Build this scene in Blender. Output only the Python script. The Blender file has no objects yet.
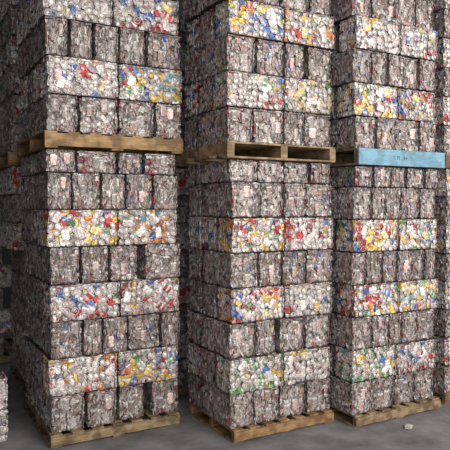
import bpy, math, random
from mathutils import Vector, Matrix, Euler
sc = bpy.context.scene
col = sc.collection
try: sc.view_settings.view_transform = 'Standard'
except Exception: pass
R = math.radians

# ------------------------------------------------------------ materials
def nodes(name):
    m = bpy.data.materials.new(name); m.use_nodes = True
    nt = m.node_tree; b = nt.nodes['Principled BSDF']
    return m, nt, b
def can_material():
    m, nt, b = nodes('crushed_aluminium')
    N=nt.nodes.new; Lk=nt.links.new
    at = N('ShaderNodeAttribute'); at.attribute_name = 'tint'
    tc = N('ShaderNodeTexCoord')
    # printed artwork / scuffs: small cells that shift towards bare metal or towards dark
    vo = N('ShaderNodeTexVoronoi'); vo.feature='F1'; vo.inputs['Scale'].default_value = 42
    wn = N('ShaderNodeTexNoise'); wn.inputs['Scale'].default_value = 25; wn.inputs['Detail'].default_value = 2
    Lk(tc.outputs['Object'], wn.inputs['Vector'])
    va = N('ShaderNodeVectorMath'); va.operation='MULTIPLY_ADD'; va.inputs[1].default_value=(.04,.04,.04)
    Lk(wn.outputs['Color'], va.inputs[0]); Lk(tc.outputs['Object'], va.inputs[2]); Lk(va.outputs[0], vo.inputs['Vector'])
    sp = N('ShaderNodeSeparateColor'); Lk(vo.outputs['Color'], sp.inputs[0])
    r = N('ShaderNodeValToRGB')
    r.color_ramp.elements[0].position = 0; r.color_ramp.elements[0].color = (.56,.50,.48,1)
    r.color_ramp.elements[1].position = 1; r.color_ramp.elements[1].color = (1.12,1.08,1.06,1)
    e = r.color_ramp.elements.new(.25); e.color=(.86,.81,.79,1)
    Lk(sp.outputs[0], r.inputs['Fac'])
    mx = N('ShaderNodeMixRGB'); mx.blend_type = 'MULTIPLY'; mx.inputs[0].default_value = .9
    Lk(at.outputs['Color'], mx.inputs[1]); Lk(r.outputs['Color'], mx.inputs[2])
    gt = N('ShaderNodeMath'); gt.operation='GREATER_THAN'; gt.inputs[1].default_value=.86; Lk(sp.outputs[1], gt.inputs[0])
    lu = N('ShaderNodeRGBToBW'); Lk(at.outputs['Color'], lu.inputs[0])
    ml = N('ShaderNodeMath'); ml.operation='MULTIPLY_ADD'; ml.inputs[1].default_value=.9; ml.inputs[2].default_value=.14; Lk(lu.outputs[0], ml.inputs[0])
    m2 = N('ShaderNodeMixRGB'); ms=N('ShaderNodeMath'); ms.operation='MULTIPLY'; ms.inputs[1].default_value=.65
    Lk(gt.outputs[0], ms.inputs[0]); Lk(ms.outputs[0], m2.inputs[0]); Lk(mx.outputs[0], m2.inputs[1]); Lk(ml.outputs[0], m2.inputs[2])
    oi = N('ShaderNodeObjectInfo')
    mr = N('ShaderNodeMapRange'); mr.inputs[3].default_value = .84; mr.inputs[4].default_value = 1.12
    Lk(oi.outputs['Random'], mr.inputs[0])
    hs = N('ShaderNodeHueSaturation'); Lk(mr.outputs[0], hs.inputs['Value'])
    Lk(m2.outputs[0], hs.inputs['Color'])
    Lk(hs.outputs[0], b.inputs['Base Color'])
    b.inputs['Metallic'].default_value = .30; b.inputs['Roughness'].default_value = .36
    v2 = N('ShaderNodeTexVoronoi'); v2.feature='DISTANCE_TO_EDGE'; v2.inputs['Scale'].default_value = 48
    Lk(va.outputs[0], v2.inputs['Vector'])
    bp = N('ShaderNodeBump'); bp.inputs['Strength'].default_value = .45; bp.inputs['Distance'].default_value = .012
    Lk(v2.outputs['Distance'], bp.inputs['Height']); Lk(bp.outputs[0], b.inputs['Normal'])
    return m
CAN = can_material()
def wood_material(name, c1, c2, rough=.8, dirt=.7):
    m, nt, b = nodes(name)
    tc = nt.nodes.new('ShaderNodeTexCoord'); mp = nt.nodes.new('ShaderNodeMapping')
    mp.inputs['Scale'].default_value = (3, 3, 40)
    n = nt.nodes.new('ShaderNodeTexNoise'); n.inputs['Scale'].default_value = 3; n.inputs['Detail'].default_value = 6
    nt.links.new(tc.outputs['Object'], mp.inputs[0]); nt.links.new(mp.outputs[0], n.inputs['Vector'])
    r = nt.nodes.new('ShaderNodeValToRGB')
    r.color_ramp.elements[0].position = .3; r.color_ramp.elements[0].color = (*c1, 1)
    r.color_ramp.elements[1].position = .7; r.color_ramp.elements[1].color = (*c2, 1)
    n2 = nt.nodes.new('ShaderNodeTexNoise'); n2.inputs['Scale'].default_value = 9; n2.inputs['Detail'].default_value = 4
    nt.links.new(tc.outputs['Object'], n2.inputs['Vector'])
    r2 = nt.nodes.new('ShaderNodeValToRGB'); r2.color_ramp.elements[0].position=.42; r2.color_ramp.elements[0].color=(.32,.28,.25,1)
    r2.color_ramp.elements[1].position=.58; r2.color_ramp.elements[1].color=(1,1,1,1)
    nt.links.new(n2.outputs['Fac'], r2.inputs[0])
    mx = nt.nodes.new('ShaderNodeMixRGB'); mx.blend_type='MULTIPLY'; mx.inputs[0].default_value=dirt
    nt.links.new(n.outputs['Fac'], r.inputs[0]); nt.links.new(r.outputs[0], mx.inputs[1]); nt.links.new(r2.outputs[0], mx.inputs[2])
    nt.links.new(mx.outputs[0], b.inputs['Base Color'])
    b.inputs['Roughness'].default_value = rough
    return m
WOOD = wood_material('tan_pallet_wood', (.26,.155,.065), (.50,.33,.155), .8, .7)
WOOD2 = wood_material('orange_pallet_wood', (.21,.12,.05), (.43,.26,.11))
WOOD3 = wood_material('light_worn_pallet_wood', (.24,.16,.09), (.50,.36,.20))
WOOD4 = wood_material('dull_base_pallet_wood', (.20,.135,.07), (.40,.285,.155), .85, .8)
GREYWOOD = wood_material('weathered_pallet_wood', (.15,.105,.065), (.32,.24,.15))
TEAL = wood_material('weathered_blue_painted_wood', (.17,.34,.43), (.25,.45,.55), .85, .4)
def plain(name, c, rough=.7, sc_=2.2, lo=.75, hi=1.2):
    m, nt, b = nodes(name)
    tc = nt.nodes.new('ShaderNodeTexCoord')
    n = nt.nodes.new('ShaderNodeTexNoise'); n.inputs['Scale'].default_value = sc_; n.inputs['Detail'].default_value = 9
    n.inputs['Roughness'].default_value=.65
    nt.links.new(tc.outputs['Object'], n.inputs['Vector'])
    r = nt.nodes.new('ShaderNodeValToRGB')
    r.color_ramp.elements[0].position = .35; r.color_ramp.elements[0].color = (*[k*lo for k in c], 1)
    r.color_ramp.elements[1].position = .65; r.color_ramp.elements[1].color = (*[k*hi for k in c], 1)
    nt.links.new(n.outputs['Fac'], r.inputs[0]); nt.links.new(r.outputs[0], b.inputs['Base Color'])
    b.inputs['Roughness'].default_value = rough
    return m
CONC = plain('dusty_grey_concrete', (.195,.188,.186), .9, 2.6, .55, 1.25)
DARKW = plain('unlit_wall_dark', (.03,.027,.027))  # near-black colour stands in for unlit depth behind the stacks
INK = plain('dark_paint_mark', (.07,.16,.22))

# ------------------------------------------------------------ mesh buffer
class MB:
    def __init__(s): s.v=[]; s.f=[]; s.c=[]
    def add(s, vs, fs, cs):
        o=len(s.v); s.v+=[tuple(v) for v in vs]; s.f+=[tuple(i+o for i in f) for f in fs]; s.c+=cs
    def box(s, x0,x1,y0,y1,z0,z1, bev=.003):
        import bmesh
        bm=bmesh.new(); bmesh.ops.create_cube(bm,size=1)
        for v in bm.verts:
            v.co=Vector(((x0+x1)/2+v.co.x*(x1-x0),(y0+y1)/2+v.co.y*(y1-y0),(z0+z1)/2+v.co.z*(z1-z0)))
        if bev: bmesh.ops.bevel(bm,geom=list(bm.edges),offset=bev,segments=1,affect='EDGES')
        bm.verts.ensure_lookup_table(); bm.verts.index_update()
        s.add([v.co for v in bm.verts],[[v.index for v in f.verts] for f in bm.faces],[(1,1,1,1)]*len(bm.verts))
        bm.free()
    def clamp(s,x,y,z0,z1):
        s.v=[(max(-x,min(x,a)),max(-y,min(y,b)),max(z0,min(z1,c))) for a,b,c in s.v]
    def mesh(s, name, mat, tint=False):
        me=bpy.data.meshes.new(name); me.from_pydata(s.v,[],s.f); me.update()
        if tint:
            a=me.color_attributes.new('tint','FLOAT_COLOR','POINT')
            flat=[x for c in s.c for x in c]; a.data.foreach_set('color',flat)
        me.materials.append(mat); return me
def link(name, me, parent=None):
    o=bpy.data.objects.new(name,me); col.objects.link(o)
    if parent: o.parent=parent
    return o
def tag(o,label,cat,group=None):
    o['label']=label; o['category']=cat
    if group: o['group']=group

# ------------------------------------------------------------ crushed cans
COL = dict(red=(.54,.06,.06), yellow=(.82,.58,.09), orange=(.74,.29,.08), blue=(.09,.18,.48), green=(.14,.34,.15),
           white=(.88,.85,.80), silver=(.70,.66,.625), maroon=(.34,.11,.12), teal=(.18,.42,.47), gold=(.64,.49,.27),
           brown=(.44,.32,.27), grey=(.52,.46,.435), dim=(.33,.275,.26), pink=(.68,.48,.45), black=(.09,.07,.068))
PAL = {
 'yellow and red': dict(white=7,silver=7,yellow=9,red=4,orange=3,green=3,grey=2,blue=2,maroon=1),
 'red and green':  dict(white=7,silver=7,yellow=4,red=5,orange=3.5,green=4.5,grey=2,blue=2,teal=1),
 'silver and red': dict(white=9,silver=12,red=4,blue=2,yellow=1.5,grey=5,pink=3,maroon=1,green=.8),
 'maroon and silver': dict(white=7,silver=9,maroon=5,red=4,pink=4,grey=5,gold=1,blue=.8,yellow=.6),
 'silver and orange': dict(white=9,silver=11,orange=4.5,red=2.5,yellow=2,grey=5,gold=1,blue=1,green=.6),
 'blue and yellow': dict(white=8,silver=8,blue=5.5,yellow=6,orange=1.5,red=2,grey=3,teal=1,green=1),
 'pale silver': dict(white=12,silver=12,pink=2.2,red=1.2,grey=5,gold=1,yellow=1,blue=1.1,green=.4),
 'green and gold': dict(white=8,silver=10,green=4.5,gold=3.5,yellow=3,grey=4,red=1.2,teal=1,blue=.7),
 'orange and blue': dict(white=6,silver=7,orange=4.5,blue=4,green=2.5,yellow=7,red=4,grey=2),
 'dull': dict(silver=7,grey=10,dim=4.5,brown=4,maroon=.7,pink=2,white=2.4,gold=.7,red=.4,blue=.35,green=.15,black=.4),
}
def pick(rng,pal):
    ks=list(pal); return rng.choices(ks,[pal[k] for k in ks])[0]
K=[1.0]
def vary(rng,c,a=.2):
    k=(1+rng.uniform(-a,a))*K[0]; return (min(c[0]*k,.95),min(c[1]*k,.95),min(c[2]*k,.95),1)
def sh(c,k): return (c[0]*k,c[1]*k,c[2]*k,1)

def can_end(mb,rng,c,u,v,n,r,cn):
    seg=16; sq=rng.uniform(.76,1); ph=rng.uniform(0,math.pi)
    tn=(n+u*rng.uniform(-.13,.13)+v*rng.uniform(-.13,.13)).normalized()
    a=(u*math.cos(ph)+v*math.sin(ph)); a=(a-tn*a.dot(tn)).normalized(); b=tn.cross(a)
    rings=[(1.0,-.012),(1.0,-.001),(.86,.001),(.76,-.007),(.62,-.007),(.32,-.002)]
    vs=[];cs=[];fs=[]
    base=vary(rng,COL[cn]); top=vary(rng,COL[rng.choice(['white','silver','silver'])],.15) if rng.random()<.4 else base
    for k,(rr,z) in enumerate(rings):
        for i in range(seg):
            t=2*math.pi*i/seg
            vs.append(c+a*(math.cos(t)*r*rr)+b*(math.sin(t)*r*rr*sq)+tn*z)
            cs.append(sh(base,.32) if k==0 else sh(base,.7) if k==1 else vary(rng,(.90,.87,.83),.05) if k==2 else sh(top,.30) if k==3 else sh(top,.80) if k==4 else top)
    for k in range(len(rings)-1):
        for i in range(seg):
            j=(i+1)%seg; fs.append((k*seg+i,k*seg+j,(k+1)*seg+j,(k+1)*seg+i))
    fs.append(tuple((len(rings)-1)*seg+i for i in range(seg)))
    mb.add(vs,fs,cs)
def can_side(mb,rng,c,u,v,n,w,h,cn,tilt=None):
    """a flattened can body: a thin, folded sheet with ragged corners"""
    ph=rng.uniform(0,math.pi) if tilt is None else rng.gauss(tilt,.38)
    tn=(n+u*rng.uniform(-.24,.24)+v*rng.uniform(-.14,.14)).normalized()
    a=(u*math.cos(ph)+v*math.sin(ph)); a=(a-tn*a.dot(tn)).normalized(); b=tn.cross(a)
    xs=[-.5,-.46,-.2,0,.2,.46,.5]; ys=[-.5,-.46,-.1,.15,.46,.5]; NX,NY=len(xs),len(ys); vs=[];cs=[];fs=[]
    base=vary(rng,COL[cn]); st=vary(rng,COL[rng.choice(['white','silver',cn,cn])]) if tilt is None else vary(rng,COL[rng.choice(['silver','grey','pink',cn])]); srow=rng.choice([2,3,4])
    cj={}; prof=[rng.choice([0,-.001,-.007]) for _ in range(NX)]; pr2=[rng.choice([0,0,-.005]) for _ in range(NY)]
    for i in range(NX):
        for j in range(NY):
            ci,cjj=min(max(i,1),NX-2),min(max(j,1),NY-2)
            if (ci,cjj) not in cj: cj[(ci,cjj)]=(rng.uniform(-.09,.09)*w,rng.uniform(-.09,.09)*h)
            dx,dy=cj[(ci,cjj)]
            edge=i in(0,NX-1) or j in(0,NY-1)
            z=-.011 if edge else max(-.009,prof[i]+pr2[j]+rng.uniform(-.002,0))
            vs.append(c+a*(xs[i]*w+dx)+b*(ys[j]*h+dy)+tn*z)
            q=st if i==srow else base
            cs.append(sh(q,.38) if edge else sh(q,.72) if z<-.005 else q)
    for i in range(NX-1):
        for j in range(NY-1):
            k=i*NY+j; fs.append((k,k+NY,k+NY+1,k+1))
    mb.add(vs,fs,cs)

def bale_mesh(L,W,H,style,seed):
    rng=random.Random(seed); mb=MB(); pal=PAL[style]; dull=style=='dull'
    K[0]=.69 if dull else .95
    ins=.018
    faces=[(Vector((0,-W/2,H/2)),Vector((1,0,0)),Vector((0,0,1)),Vector((0,-1,0)),L,H),
           (Vector((0,W/2,H/2)),Vector((-1,0,0)),Vector((0,0,1)),Vector((0,1,0)),L,H),
           (Vector((-L/2,0,H/2)),Vector((0,-1,0)),Vector((0,0,1)),Vector((-1,0,0)),W,H),
           (Vector((L/2,0,H/2)),Vector((0,1,0)),Vector((0,0,1)),Vector((1,0,0)),W,H),
           (Vector((0,0,H)),Vector((1,0,0)),Vector((0,1,0)),Vector((0,0,1)),L,W),
           (Vector((0,0,0)),Vector((1,0,0)),Vector((0,-1,0)),Vector((0,0,-1)),L,W)]
    for fi,(o,u,v,n,a,b) in enumerate(faces):
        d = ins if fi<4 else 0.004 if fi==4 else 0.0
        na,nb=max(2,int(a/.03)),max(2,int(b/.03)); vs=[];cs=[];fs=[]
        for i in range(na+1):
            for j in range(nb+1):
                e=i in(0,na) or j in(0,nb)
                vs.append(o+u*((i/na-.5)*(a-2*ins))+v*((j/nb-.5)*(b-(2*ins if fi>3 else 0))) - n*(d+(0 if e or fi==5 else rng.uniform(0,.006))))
                cs.append(vary(rng,COL['black' if rng.random()<.4 or e else 'dim']))  # core tinted dark: crevice shade between the cans put into the colour
        for i in range(na):
            for j in range(nb):
                k=i*(nb+1)+j; fs.append((k,k+nb+1,k+nb+2,k+1))
        mb.add(vs,fs,cs)
        if fi==5: continue
        sx,sy=(.036,.048) if dull else (.054,.052)
        nx,ny=max(2,round((a-.01)/sx)),max(2,round((b-.01)/sy))
        clump=[(rng.uniform(-a/2,a/2),rng.uniform(-b/2,b/2),pick(rng,pal)) for _ in range(9)]
        w1,w2,w3=rng.uniform(8,16),rng.uniform(8,18),rng.uniform(0,6)
        for i in range(nx):
            for j in range(ny):
                x=((i+.5)/nx-.5)*(a-.012)+rng.uniform(-.3,.3)*sx; y=((j+.5)/ny-.5)*(b-.012)+rng.uniform(-.3,.3)*sy
                lim=.014+.012*rng.random()
                x=max(-a/2+lim,min(a/2-lim,x)); y=max(-b/2+lim,min(b/2-lim,y))
                # the face bulges and sags a little
                sag=.003+.003*math.sin(w1*x+w3)*math.cos(w2*y+w3)+.006*max(abs(x)/(a/2),abs(y)/(b/2))**5
                c=o+u*x+v*y-n*(rng.uniform(0,.006)+sag)
                cn=pick(rng,pal)
                if not dull and rng.random()<.34:
                    cn=min(clump,key=lambda q:(q[0]-x)**2+(q[1]-y)**2)[2]
                if dull:
                    if rng.random()<.20: can_end(mb,rng,c,u,v,n,rng.uniform(.020,.028),cn)
                    else: can_side(mb,rng,c,u,v,n,rng.uniform(.034,.050),rng.uniform(.052,.080),cn,0.0)
                else:
                    if (cn in('white','silver','grey') and rng.random()<.85) or rng.random()<.4:
                        can_end(mb,rng,c,u,v,n,rng.uniform(.029,.036),cn)
                    else: can_side(mb,rng,c,u,v,n,rng.uniform(.062,.094),rng.uniform(.052,.068),cn)
    mb.clamp(L/2,W/2,0,H); K[0]=1.0
    return mb.mesh('bale_'+style.replace(' ','_'),CAN,True)

def crushed_can_mesh(cn,seed):
    rng=random.Random(seed); mb=MB(); seg=12; r=.032; Lc=.095
    prof=[(0,.0),(.75,.0),(.85,-.003),(1,.004),(1.02,.014),(.95,.037),(1.04,.055),(.9,.070),(1,.083),(.8,.092),(.72,.095),(.66,.091),(0,.091)]
    vs=[];cs=[];fs=[]; base=vary(rng,COL[cn],.1); met=vary(rng,COL['silver'],.1)
    dents=[1+.25*math.sin(k*1.3+rng.uniform(0,6)) for k in range(seg)]
    for k,(rr,z) in enumerate(prof):
        for i in range(seg):
            t=2*math.pi*i/seg; q=rr*r*(dents[i] if 3<k<9 else 1)*rng.uniform(.93,1.05)
            vs.append(Vector((z-Lc/2, math.cos(t)*q, math.sin(t)*q*.35)))
            cs.append(met if k<4 or k>8 else (vary(rng,COL['white'],.1) if k==6 and cn in('red','blue','green','yellow') else base))
    for k in range(len(prof)-1):
        for i in range(seg):
            j=(i+1)%seg; fs.append((k*seg+i,k*seg+j,(k+1)*seg+j,(k+1)*seg+i))
    mb.add(vs,fs,cs); return mb.mesh('crushed_can',CAN,True)
CANM={}
for i,cn in enumerate(['red','yellow','orange','blue','green','white','silver','maroon','teal','gold','pink','grey','brown','dim']):
    if cn in('grey','brown','dim'): K[0]=.75
    CANM[cn]=crushed_can_mesh(cn,100+i); K[0]=1.0

BL,BW,BH=.60,.285,.312
PROTO={}
def proto(style,k,H):
    key=(style,k,H<.25)
    if key not in PROTO: PROTO[key]=bale_mesh(BL,BW if style!='dull' else .27,BH if H>=.25 else .20,style,len(PROTO)+7)
    return PROTO[key]
ORD=['first','second','third','fourth','fifth','sixth','seventh','eighth','ninth']
GROUP='compressed can bales in the pallet stacks'
rnd=random.Random(5)
WORD={'dim':'dark grey','pink':'pale pink'}
def bale(style,cx,cy,z,l,w,h,turned,label,ncan=0):
    """l = size along its own length, w = across"""
    me=proto(style,rnd.randrange(5 if style=='dull' else 3),h)
    o=link('can_bale',me)
    pw=BW if style!='dull' else .27; ph=BH if h>=.25 else .20
    sx,sy,sz=l/BL,w/pw,(h-rnd.uniform(0,.007))/ph
    flip=rnd.random()<.5
    rz=(math.pi/2 if turned else 0)+(math.pi if flip else 0)
    o.rotation_euler=(0,0,rz+max(-.02,min(.02,rnd.gauss(0,.012 if turned else .006)))); o.location=(cx,cy,z); o.scale=(sx,sy,sz)
    tag(o,label,'can bale',GROUP)
    pal=PAL[style]
    for i in range(ncan):
        cn=pick(rnd,pal)
        if style=='dull': cn=rnd.choice(['grey','dim','brown','grey','pink'])
        if cn not in CANM: cn='grey'
        c=link('crushed_can',CANM[cn],o)
        wx=(rnd.random()-.5)*( (w if turned else l)-.12); wz=rnd.uniform(.06,h-.06)/sz
        sgn=1 if flip else -1
        if turned:
            c.location=(sgn*(BL/2-.007),wx/sy,wz); c.rotation_euler=(rnd.uniform(-.3,.3),R(90)+rnd.uniform(-.1,.1),rnd.uniform(-.1,.1))
        else:
            c.location=(wx/sx,sgn*(pw/2-.007),wz); c.rotation_euler=(R(90)+rnd.uniform(-.2,.2),rnd.uniform(-1.6,1.6),rnd.uniform(-.1,.1))
        c['label']='crushed %s can poking out of the bale'%WORD.get(cn,cn)
    return o

def stack(name,x0,y0,z0,W,rows,rh,back='full',nc=(4,2)):
    z=z0
    for ri,row in enumerate(rows):
        jy=rnd.uniform(-.020,.020); jx=rnd.uniform(-.020,.020)
        rw='%s row up, %s'%(ORD[ri],name)
        if row[0]=='c':
            h=rh; mid=rnd.uniform(.49,.525)
            for s,(a,b) in enumerate(((0,mid),(mid,1))):
                st=row[1+s]; l=(b-a)*W-.010
                bale(st,x0+jx+(a+b)/2*W,y0+.142+jy*.5+rnd.uniform(-.004,.004),z,l,.268,h-.005,False,
                     '%s %s can bale, %s'%(('left','right')[s],st,rw),nc[0])
            for k in range(1,{'full':3,'mid':2,'thin':1}[back]+1):
                st=rnd.choice(['pale silver','silver and red','dull','dull'])
                bale(st,x0+jx+.295+rnd.uniform(-.006,.006),y0+.155+.3*k,z,.58,.268,h-.005,False,
                     'can bale %s back along the left flank, %s'%(ORD[k],rw))
        else:
            h=row[2] if len(row)>2 else rh
            for k,(a,b) in enumerate(row[1]):
                bale('dull',x0+jx+(a+b)/2*W,y0+.30+jy*.6+rnd.uniform(-.014,.010),z,.56,(b-a)*W-.015,h-.005,True,
                     '%s dull grey can bale from left, %s'%(ORD[k],rw),nc[1])
            if back=='full':
                bale('dull',x0+jx+.14,y0+.92,z,.57,.265,h-.005,True,'rear can bale on the left flank, %s'%rw)
            elif back=='mid':
                bale('dull',x0+jx+.30,y0+.775,z,.58,.26,h-.005,False,'rear can bale on the left flank, %s'%rw)
        z+=h
    return z

def ev(n,seed=0):
    r=random.Random(seed*17+n); e=[0]+[i/n+r.uniform(-.032,.032) for i in range(1,n)]+[1]
    return [(e[i],e[i+1]) for i in range(n)]

# ------------------------------------------------------------ pallets
def pallet(x0,y0,z0,W,D,h,along_x,mat,label,front_mat=None,marks=False):
    t=link('wooden_pallet',None); t.location=(x0+W/2,y0+D/2,z0)
    tag(t,label,'pallet','wooden pallets under the stacks')
    td=.018; bd=.018; prng=random.Random(int(x0*100+z0*1000))
    A,B=(W,D) if along_x else (D,W)
    def part(name,a0,a1,b0,b1,z0_,z1_,m):
        mb=MB()
        if along_x: mb.box(a0-A/2,a1-A/2,b0-B/2,b1-B/2,z0_,z1_)
        else: mb.box(b0-B/2,b1-B/2,a0-A/2,a1-A/2,z0_,z1_)
        return link(name,mb.mesh(name,m),t)
    sw=.045 if along_x else .07
    for k,b in enumerate((0,(B-sw)/2,B-sw)):
        z1_=h-td; zb=bd; nh=.035
        pts=[(0,zb),(A*.16,zb),(A*.18,zb+nh),(A*.34,zb+nh),(A*.36,zb),(A*.64,zb),(A*.66,zb+nh),(A*.82,zb+nh),(A*.84,zb),(A,zb),(A,z1_),(0,z1_)]
        if along_x: pts=[(0,zb),(A,zb),(A,z1_),(0,z1_)]
        vs=[]
        for bb in (b,b+sw):
            for (p,q) in pts:
                vs.append((p-A/2,bb-B/2,q) if along_x else (bb-B/2,p-A/2,q))
        n=len(pts); fs=[tuple(range(n)),tuple(reversed(range(n,2*n)))]+[(i,(i+1)%n,(i+1)%n+n,i+n) for i in range(n)]
        mb=MB(); mb.add(vs,fs,[(1,1,1,1)]*len(vs))
        link('stringer',mb.mesh('stringer',mat),t)
    nb=7; bw=.11
    for k in range(nb):
        a=k*(A-bw)/(nb-1); e=prng.uniform(0,.015); part('deck_board',a,a+bw+prng.uniform(-.01,0),e,B-prng.uniform(0,.01),h-td,h-.001,mat)
    for k in range(3):
        a=k*(A-bw)/2; part('bottom_board',a,a+bw,prng.uniform(0,.02),B,0,bd,mat)
    if front_mat:
        mb=MB(); mb.box(-W/2,W/2,-D/2-.022,-D/2-.001,.002,h-.004)
        s=link('front_board',mb.mesh('front_board',front_mat),t); s['label']='worn light blue painted front board'
    if marks:
        mb=MB()
        for (mx,w,z,hh) in ((.39,.009,.06,.036),(.42,.026,.086,.008),(.42,.009,.06,.036),(.442,.009,.06,.036),(.50,.009,.06,.036),(.528,.009,.06,.036),(.505,.030,.074,.008),(.58,.014,.078,.011)):
            mb.box(mx*A-A/2,mx*A-A/2+w,-B/2-.0235,-B/2-.021,z,z+hh,0)
        s=link('painted_mark',mb.mesh('painted_mark',INK),t); s['label']='small faint stencil marks on the blue front board'
    return t

# ------------------------------------------------------------ stacks
PH=.115; UPH=.145
X1,Y1,W1=1.185,5.22,1.235
X2,Y2,W2=2.60,4.55,1.14
X3,Y3,W3=3.80,4.31,1.14
pallet(X1,Y1-.03,0,1.22,1.20,PH,True,WOOD4,'tan wooden pallet on the floor under the left stack')
pallet(X2+.02,Y2-.03,0,1.12,.90,PH,True,WOOD2,'orange-tan wooden pallet on the floor under the middle stack')
pallet(X3+.01,Y3-.03,0,1.14,.90,PH,True,WOOD4,'pale wooden pallet on the floor under the right stack')
rh1,rh2,rh3=.326,.3145,.310
z1=stack('lower left stack',X1,Y1,PH,W1,[
  ('d',[(0,.25),(.26,.49),(.50,.71),(.765,1)]),
  ('c','silver and orange','blue and yellow'),
  ('d',ev(5,1)),
  ('c','silver and red','maroon and silver'),
  ('d',[(0,.22),(.22,.43),(.43,.65),(.70,1)]),
  ('c','yellow and red','red and green'),
  ('d',ev(5,2)),
  ('d',ev(4,3),.20)],rh1)
pallet(X1-.03,Y1-.03,z1,1.29,1.25,UPH,True,WOOD,'long tan wooden pallet between lower and upper left stacks')
stack('upper left stack',X1-.02,Y1,z1+UPH,W1+.045,[
  ('d',ev(4,4)),('c','pale silver','blue and yellow'),
  ('d',[(0,.16),(.17,.33),(.34,.52),(.52,.72),(.73,1)]),('c','pale silver','silver and red'),('d',ev(4,6))],rh1)
z2=stack('lower middle stack',X2+.01,Y2,PH,W2,[
  ('d',ev(4,7)),('c','green and gold','pale silver'),
  ('d',[(0,.25),(.25,.44),(.465,.72),(.73,1)]),('c','silver and orange','pale silver'),
  ('d',ev(4,9)),('c','yellow and red','silver and red'),
  ('d',ev(4,10)),('d',ev(4,11),.20)],rh2,'mid')
pallet(X2-.05,Y2-.03,z2,1.19,.95,UPH,False,WOOD3,'light worn open-ended pallet between lower and upper middle stacks')
stack('upper middle stack',X2-.03,Y2,z2+UPH,W2+.03,[
  ('d',ev(4,12)),('c','silver and red','green and gold'),('d',[(0,.26),(.27,.52),(.53,.72),(.755,1)]),
  ('c','blue and yellow','silver and orange'),('d',ev(4,14)),('c','pale silver','pale silver')],rh2,'mid')
z3=stack('lower right stack',X3,Y3,PH,W3-.01,[
  ('d',ev(4,15)),('c','green and gold','silver and red'),
  ('d',ev(5,16)),('c','red and green','green and gold'),
  ('d',[(0,.17),(.17,.36),(.36,.52),(.52,.71),(.71,.86),(.86,1)]),('c','orange and blue','orange and blue'),
  ('d',ev(5,18)),('d',ev(5,19),.20)],rh3,'thin')
pallet(X3+.01,Y3-.02,z3,1.15,.93,UPH+.015,True,GREYWOOD,'blue fronted pallet between lower and upper right stacks',front_mat=TEAL,marks=True)
stack('upper right stack',X3+.0,Y3,z3+UPH+.015,W3-.06,[
  ('d',ev(4,20)),('c','blue and yellow','silver and orange'),('d',ev(5,21)),
  ('c','pale silver','silver and red'),('d',ev(4,22)),('c','pale silver','green and gold')],rh3,'thin')

def edge_stack(name,x0,y0,z0,n,rh,inner=True):
    z=z0
    for i in range(n):
        rw='%s row up, %s'%(ORD[i],name)
        if i%2==0:
            bale('dull',x0+.14,y0+.30,z,.585,.27,rh-.005,True,'dull grey can bale, %s'%rw,1)
        else:
            bale(rnd.choice(['pale silver','silver and red']),x0+.30,y0+.15,z,.59,.27,rh-.005,False,'silvery can bale, %s'%rw,1)
            if inner: bale('dull',x0+.30,y0+.45,z,.59,.27,rh-.005,False,'inner can bale, %s'%rw)
        z+=rh
    return z
X4,Y4=5.09,4.34
pallet(X4,Y4,0,1.2,.93,PH,True,WOOD4,'wooden pallet on the floor at the far right edge')
z4=edge_stack('lower far right stack',X4,Y4,PH,8,.298)
pallet(X4-.06,Y4-.02,z4,1.2,.93,UPH,True,GREYWOOD,'grey wooden pallet between the two far right stacks')
edge_stack('upper far right stack',X4-.07,Y4-.01,z4+UPH,6,.30)
X6,Y6=2.62,5.95  # stack added behind the middle so the slot shows dark, not lit floor
pallet(X6,Y6,0,1.2,1.0,PH,True,GREYWOOD,'added shadowed pallet on the floor behind the middle stack')
z6=edge_stack('added lower stack darkening the slot behind the middle',X6,Y6,PH,8,.30)
pallet(X6,Y6,z6,1.2,1.0,UPH,True,GREYWOOD,'added shadowed pallet high up behind the middle stack')
edge_stack('added upper stack darkening the slot behind the middle',X6,Y6,z6+UPH,5,.305)

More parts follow.
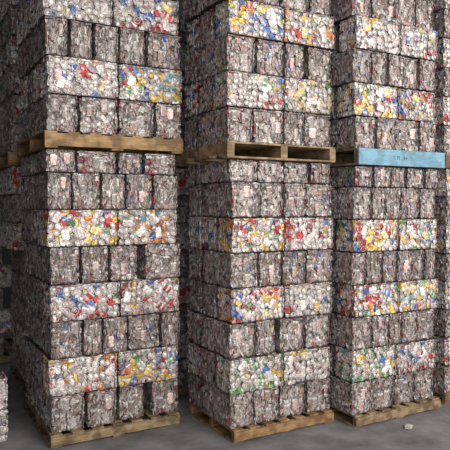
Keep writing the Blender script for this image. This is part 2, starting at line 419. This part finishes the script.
# stack behind the left one; its left flank shows, lowest rows set inward to make a dark recess
X5,Y5=1.13,6.66
def rear_stack(name,x0,y0,z0,n,rh,step=0):
    z=z0
    for i in range(n):
        xx=x0+(.17 if i<step else 0)
        rw='%s row up, %s'%(ORD[i],name)
        if i%2==0:
            for k in range(2):
                bale('dull',xx+.14,y0+.30+.6*k,z,.58,.265,rh-.005,True,'shaded can bale, %s lengthwise, %s'%(('front','rear')[k],rw))
        else:
            for k in range(4):
                bale(rnd.choice(['dull','pale silver','silver and red']),xx+.30,y0+.15+.3*k,z,.58,.27,rh-.005,False,'shaded can bale end, %s back, %s'%(ORD[k],rw))
        z+=rh
    return z
pallet(X5+.17,Y5,0,1.1,1.2,PH,True,GREYWOOD,'dark wooden pallet on the floor behind the left stack')
z5=rear_stack('lower rear stack',X5,Y5,PH,8,.302,5)
pallet(X5-.03,Y5,z5,1.22,1.2,UPH,True,WOOD,'tan wooden pallet high up behind the left stack')
rear_stack('upper rear stack',X5,Y5,z5+UPH,6,.31)
pallet(1.02,8.35,0,1.2,1.2,PH,True,GREYWOOD,'dim pallet on the floor, deep in the left recess')
edge_stack('farthest stack in the left recess',1.02,8.35,PH,8,.30,False)

# two loose bales at the lower left edge
for k in range(2):
    bale('pale silver',.60,5.72,.285*k,.60,.28,.284,False,'%s of two pale can bales piled on the floor, lower left corner'%(('lower','upper')[k]),2)

# ------------------------------------------------------------ litter on the floor
o=link('crushed_can',CANM['white']); o.location=(4.26,4.06,.013); o.rotation_euler=(0,0,.6)
tag(o,'flattened white can lying on concrete before the right pallet','can')

# ------------------------------------------------------------ setting
def struct(name,x0,x1,y0,y1,z0,z1,m):
    mb=MB(); mb.box(x0,x1,y0,y1,z0,z1,0); o=link(name,mb.mesh(name,m)); o['kind']='structure'; return o
struct('floor',-3,14,-6,12,-.1,0,CONC)
struct('wall_back',-3,14,12,12.2,0,7,DARKW)
struct('shading_wall_left',-2.0,-1.8,.3,12,0,7,DARKW)  # unseen wall, set close to keep sky light off the left flanks
struct('ceiling',-2.0,14,1.4,12.2,6.6,6.75,DARKW)

# ------------------------------------------------------------ light
w=bpy.data.worlds.new('world'); sc.world=w; w.use_nodes=True
bg=w.node_tree.nodes['Background']; bg.inputs[0].default_value=(1,.975,.985,1); bg.inputs[1].default_value=1.4
def area(name,loc,target,size,e,c):
    l=bpy.data.lights.new(name,'AREA'); l.size=size; l.energy=e; l.color=c
    o=bpy.data.objects.new(name,l); col.objects.link(o); o.location=loc
    o.rotation_euler=(Vector(target)-Vector(loc)).to_track_quat('-Z','Y').to_euler()
area('door_light',(3.8,-4,4.4),(2.8,5,2.2),5,620,(1,.965,.94))

# ------------------------------------------------------------ camera
cd=bpy.data.cameras.new('camera'); cam=bpy.data.objects.new('camera',cd); col.objects.link(cam)
cd.sensor_width=36; cd.lens=48
cam.location=(0,0,2.09); cam.rotation_euler=(R(90-1.72),0,R(-29.2)); sc.camera=cam
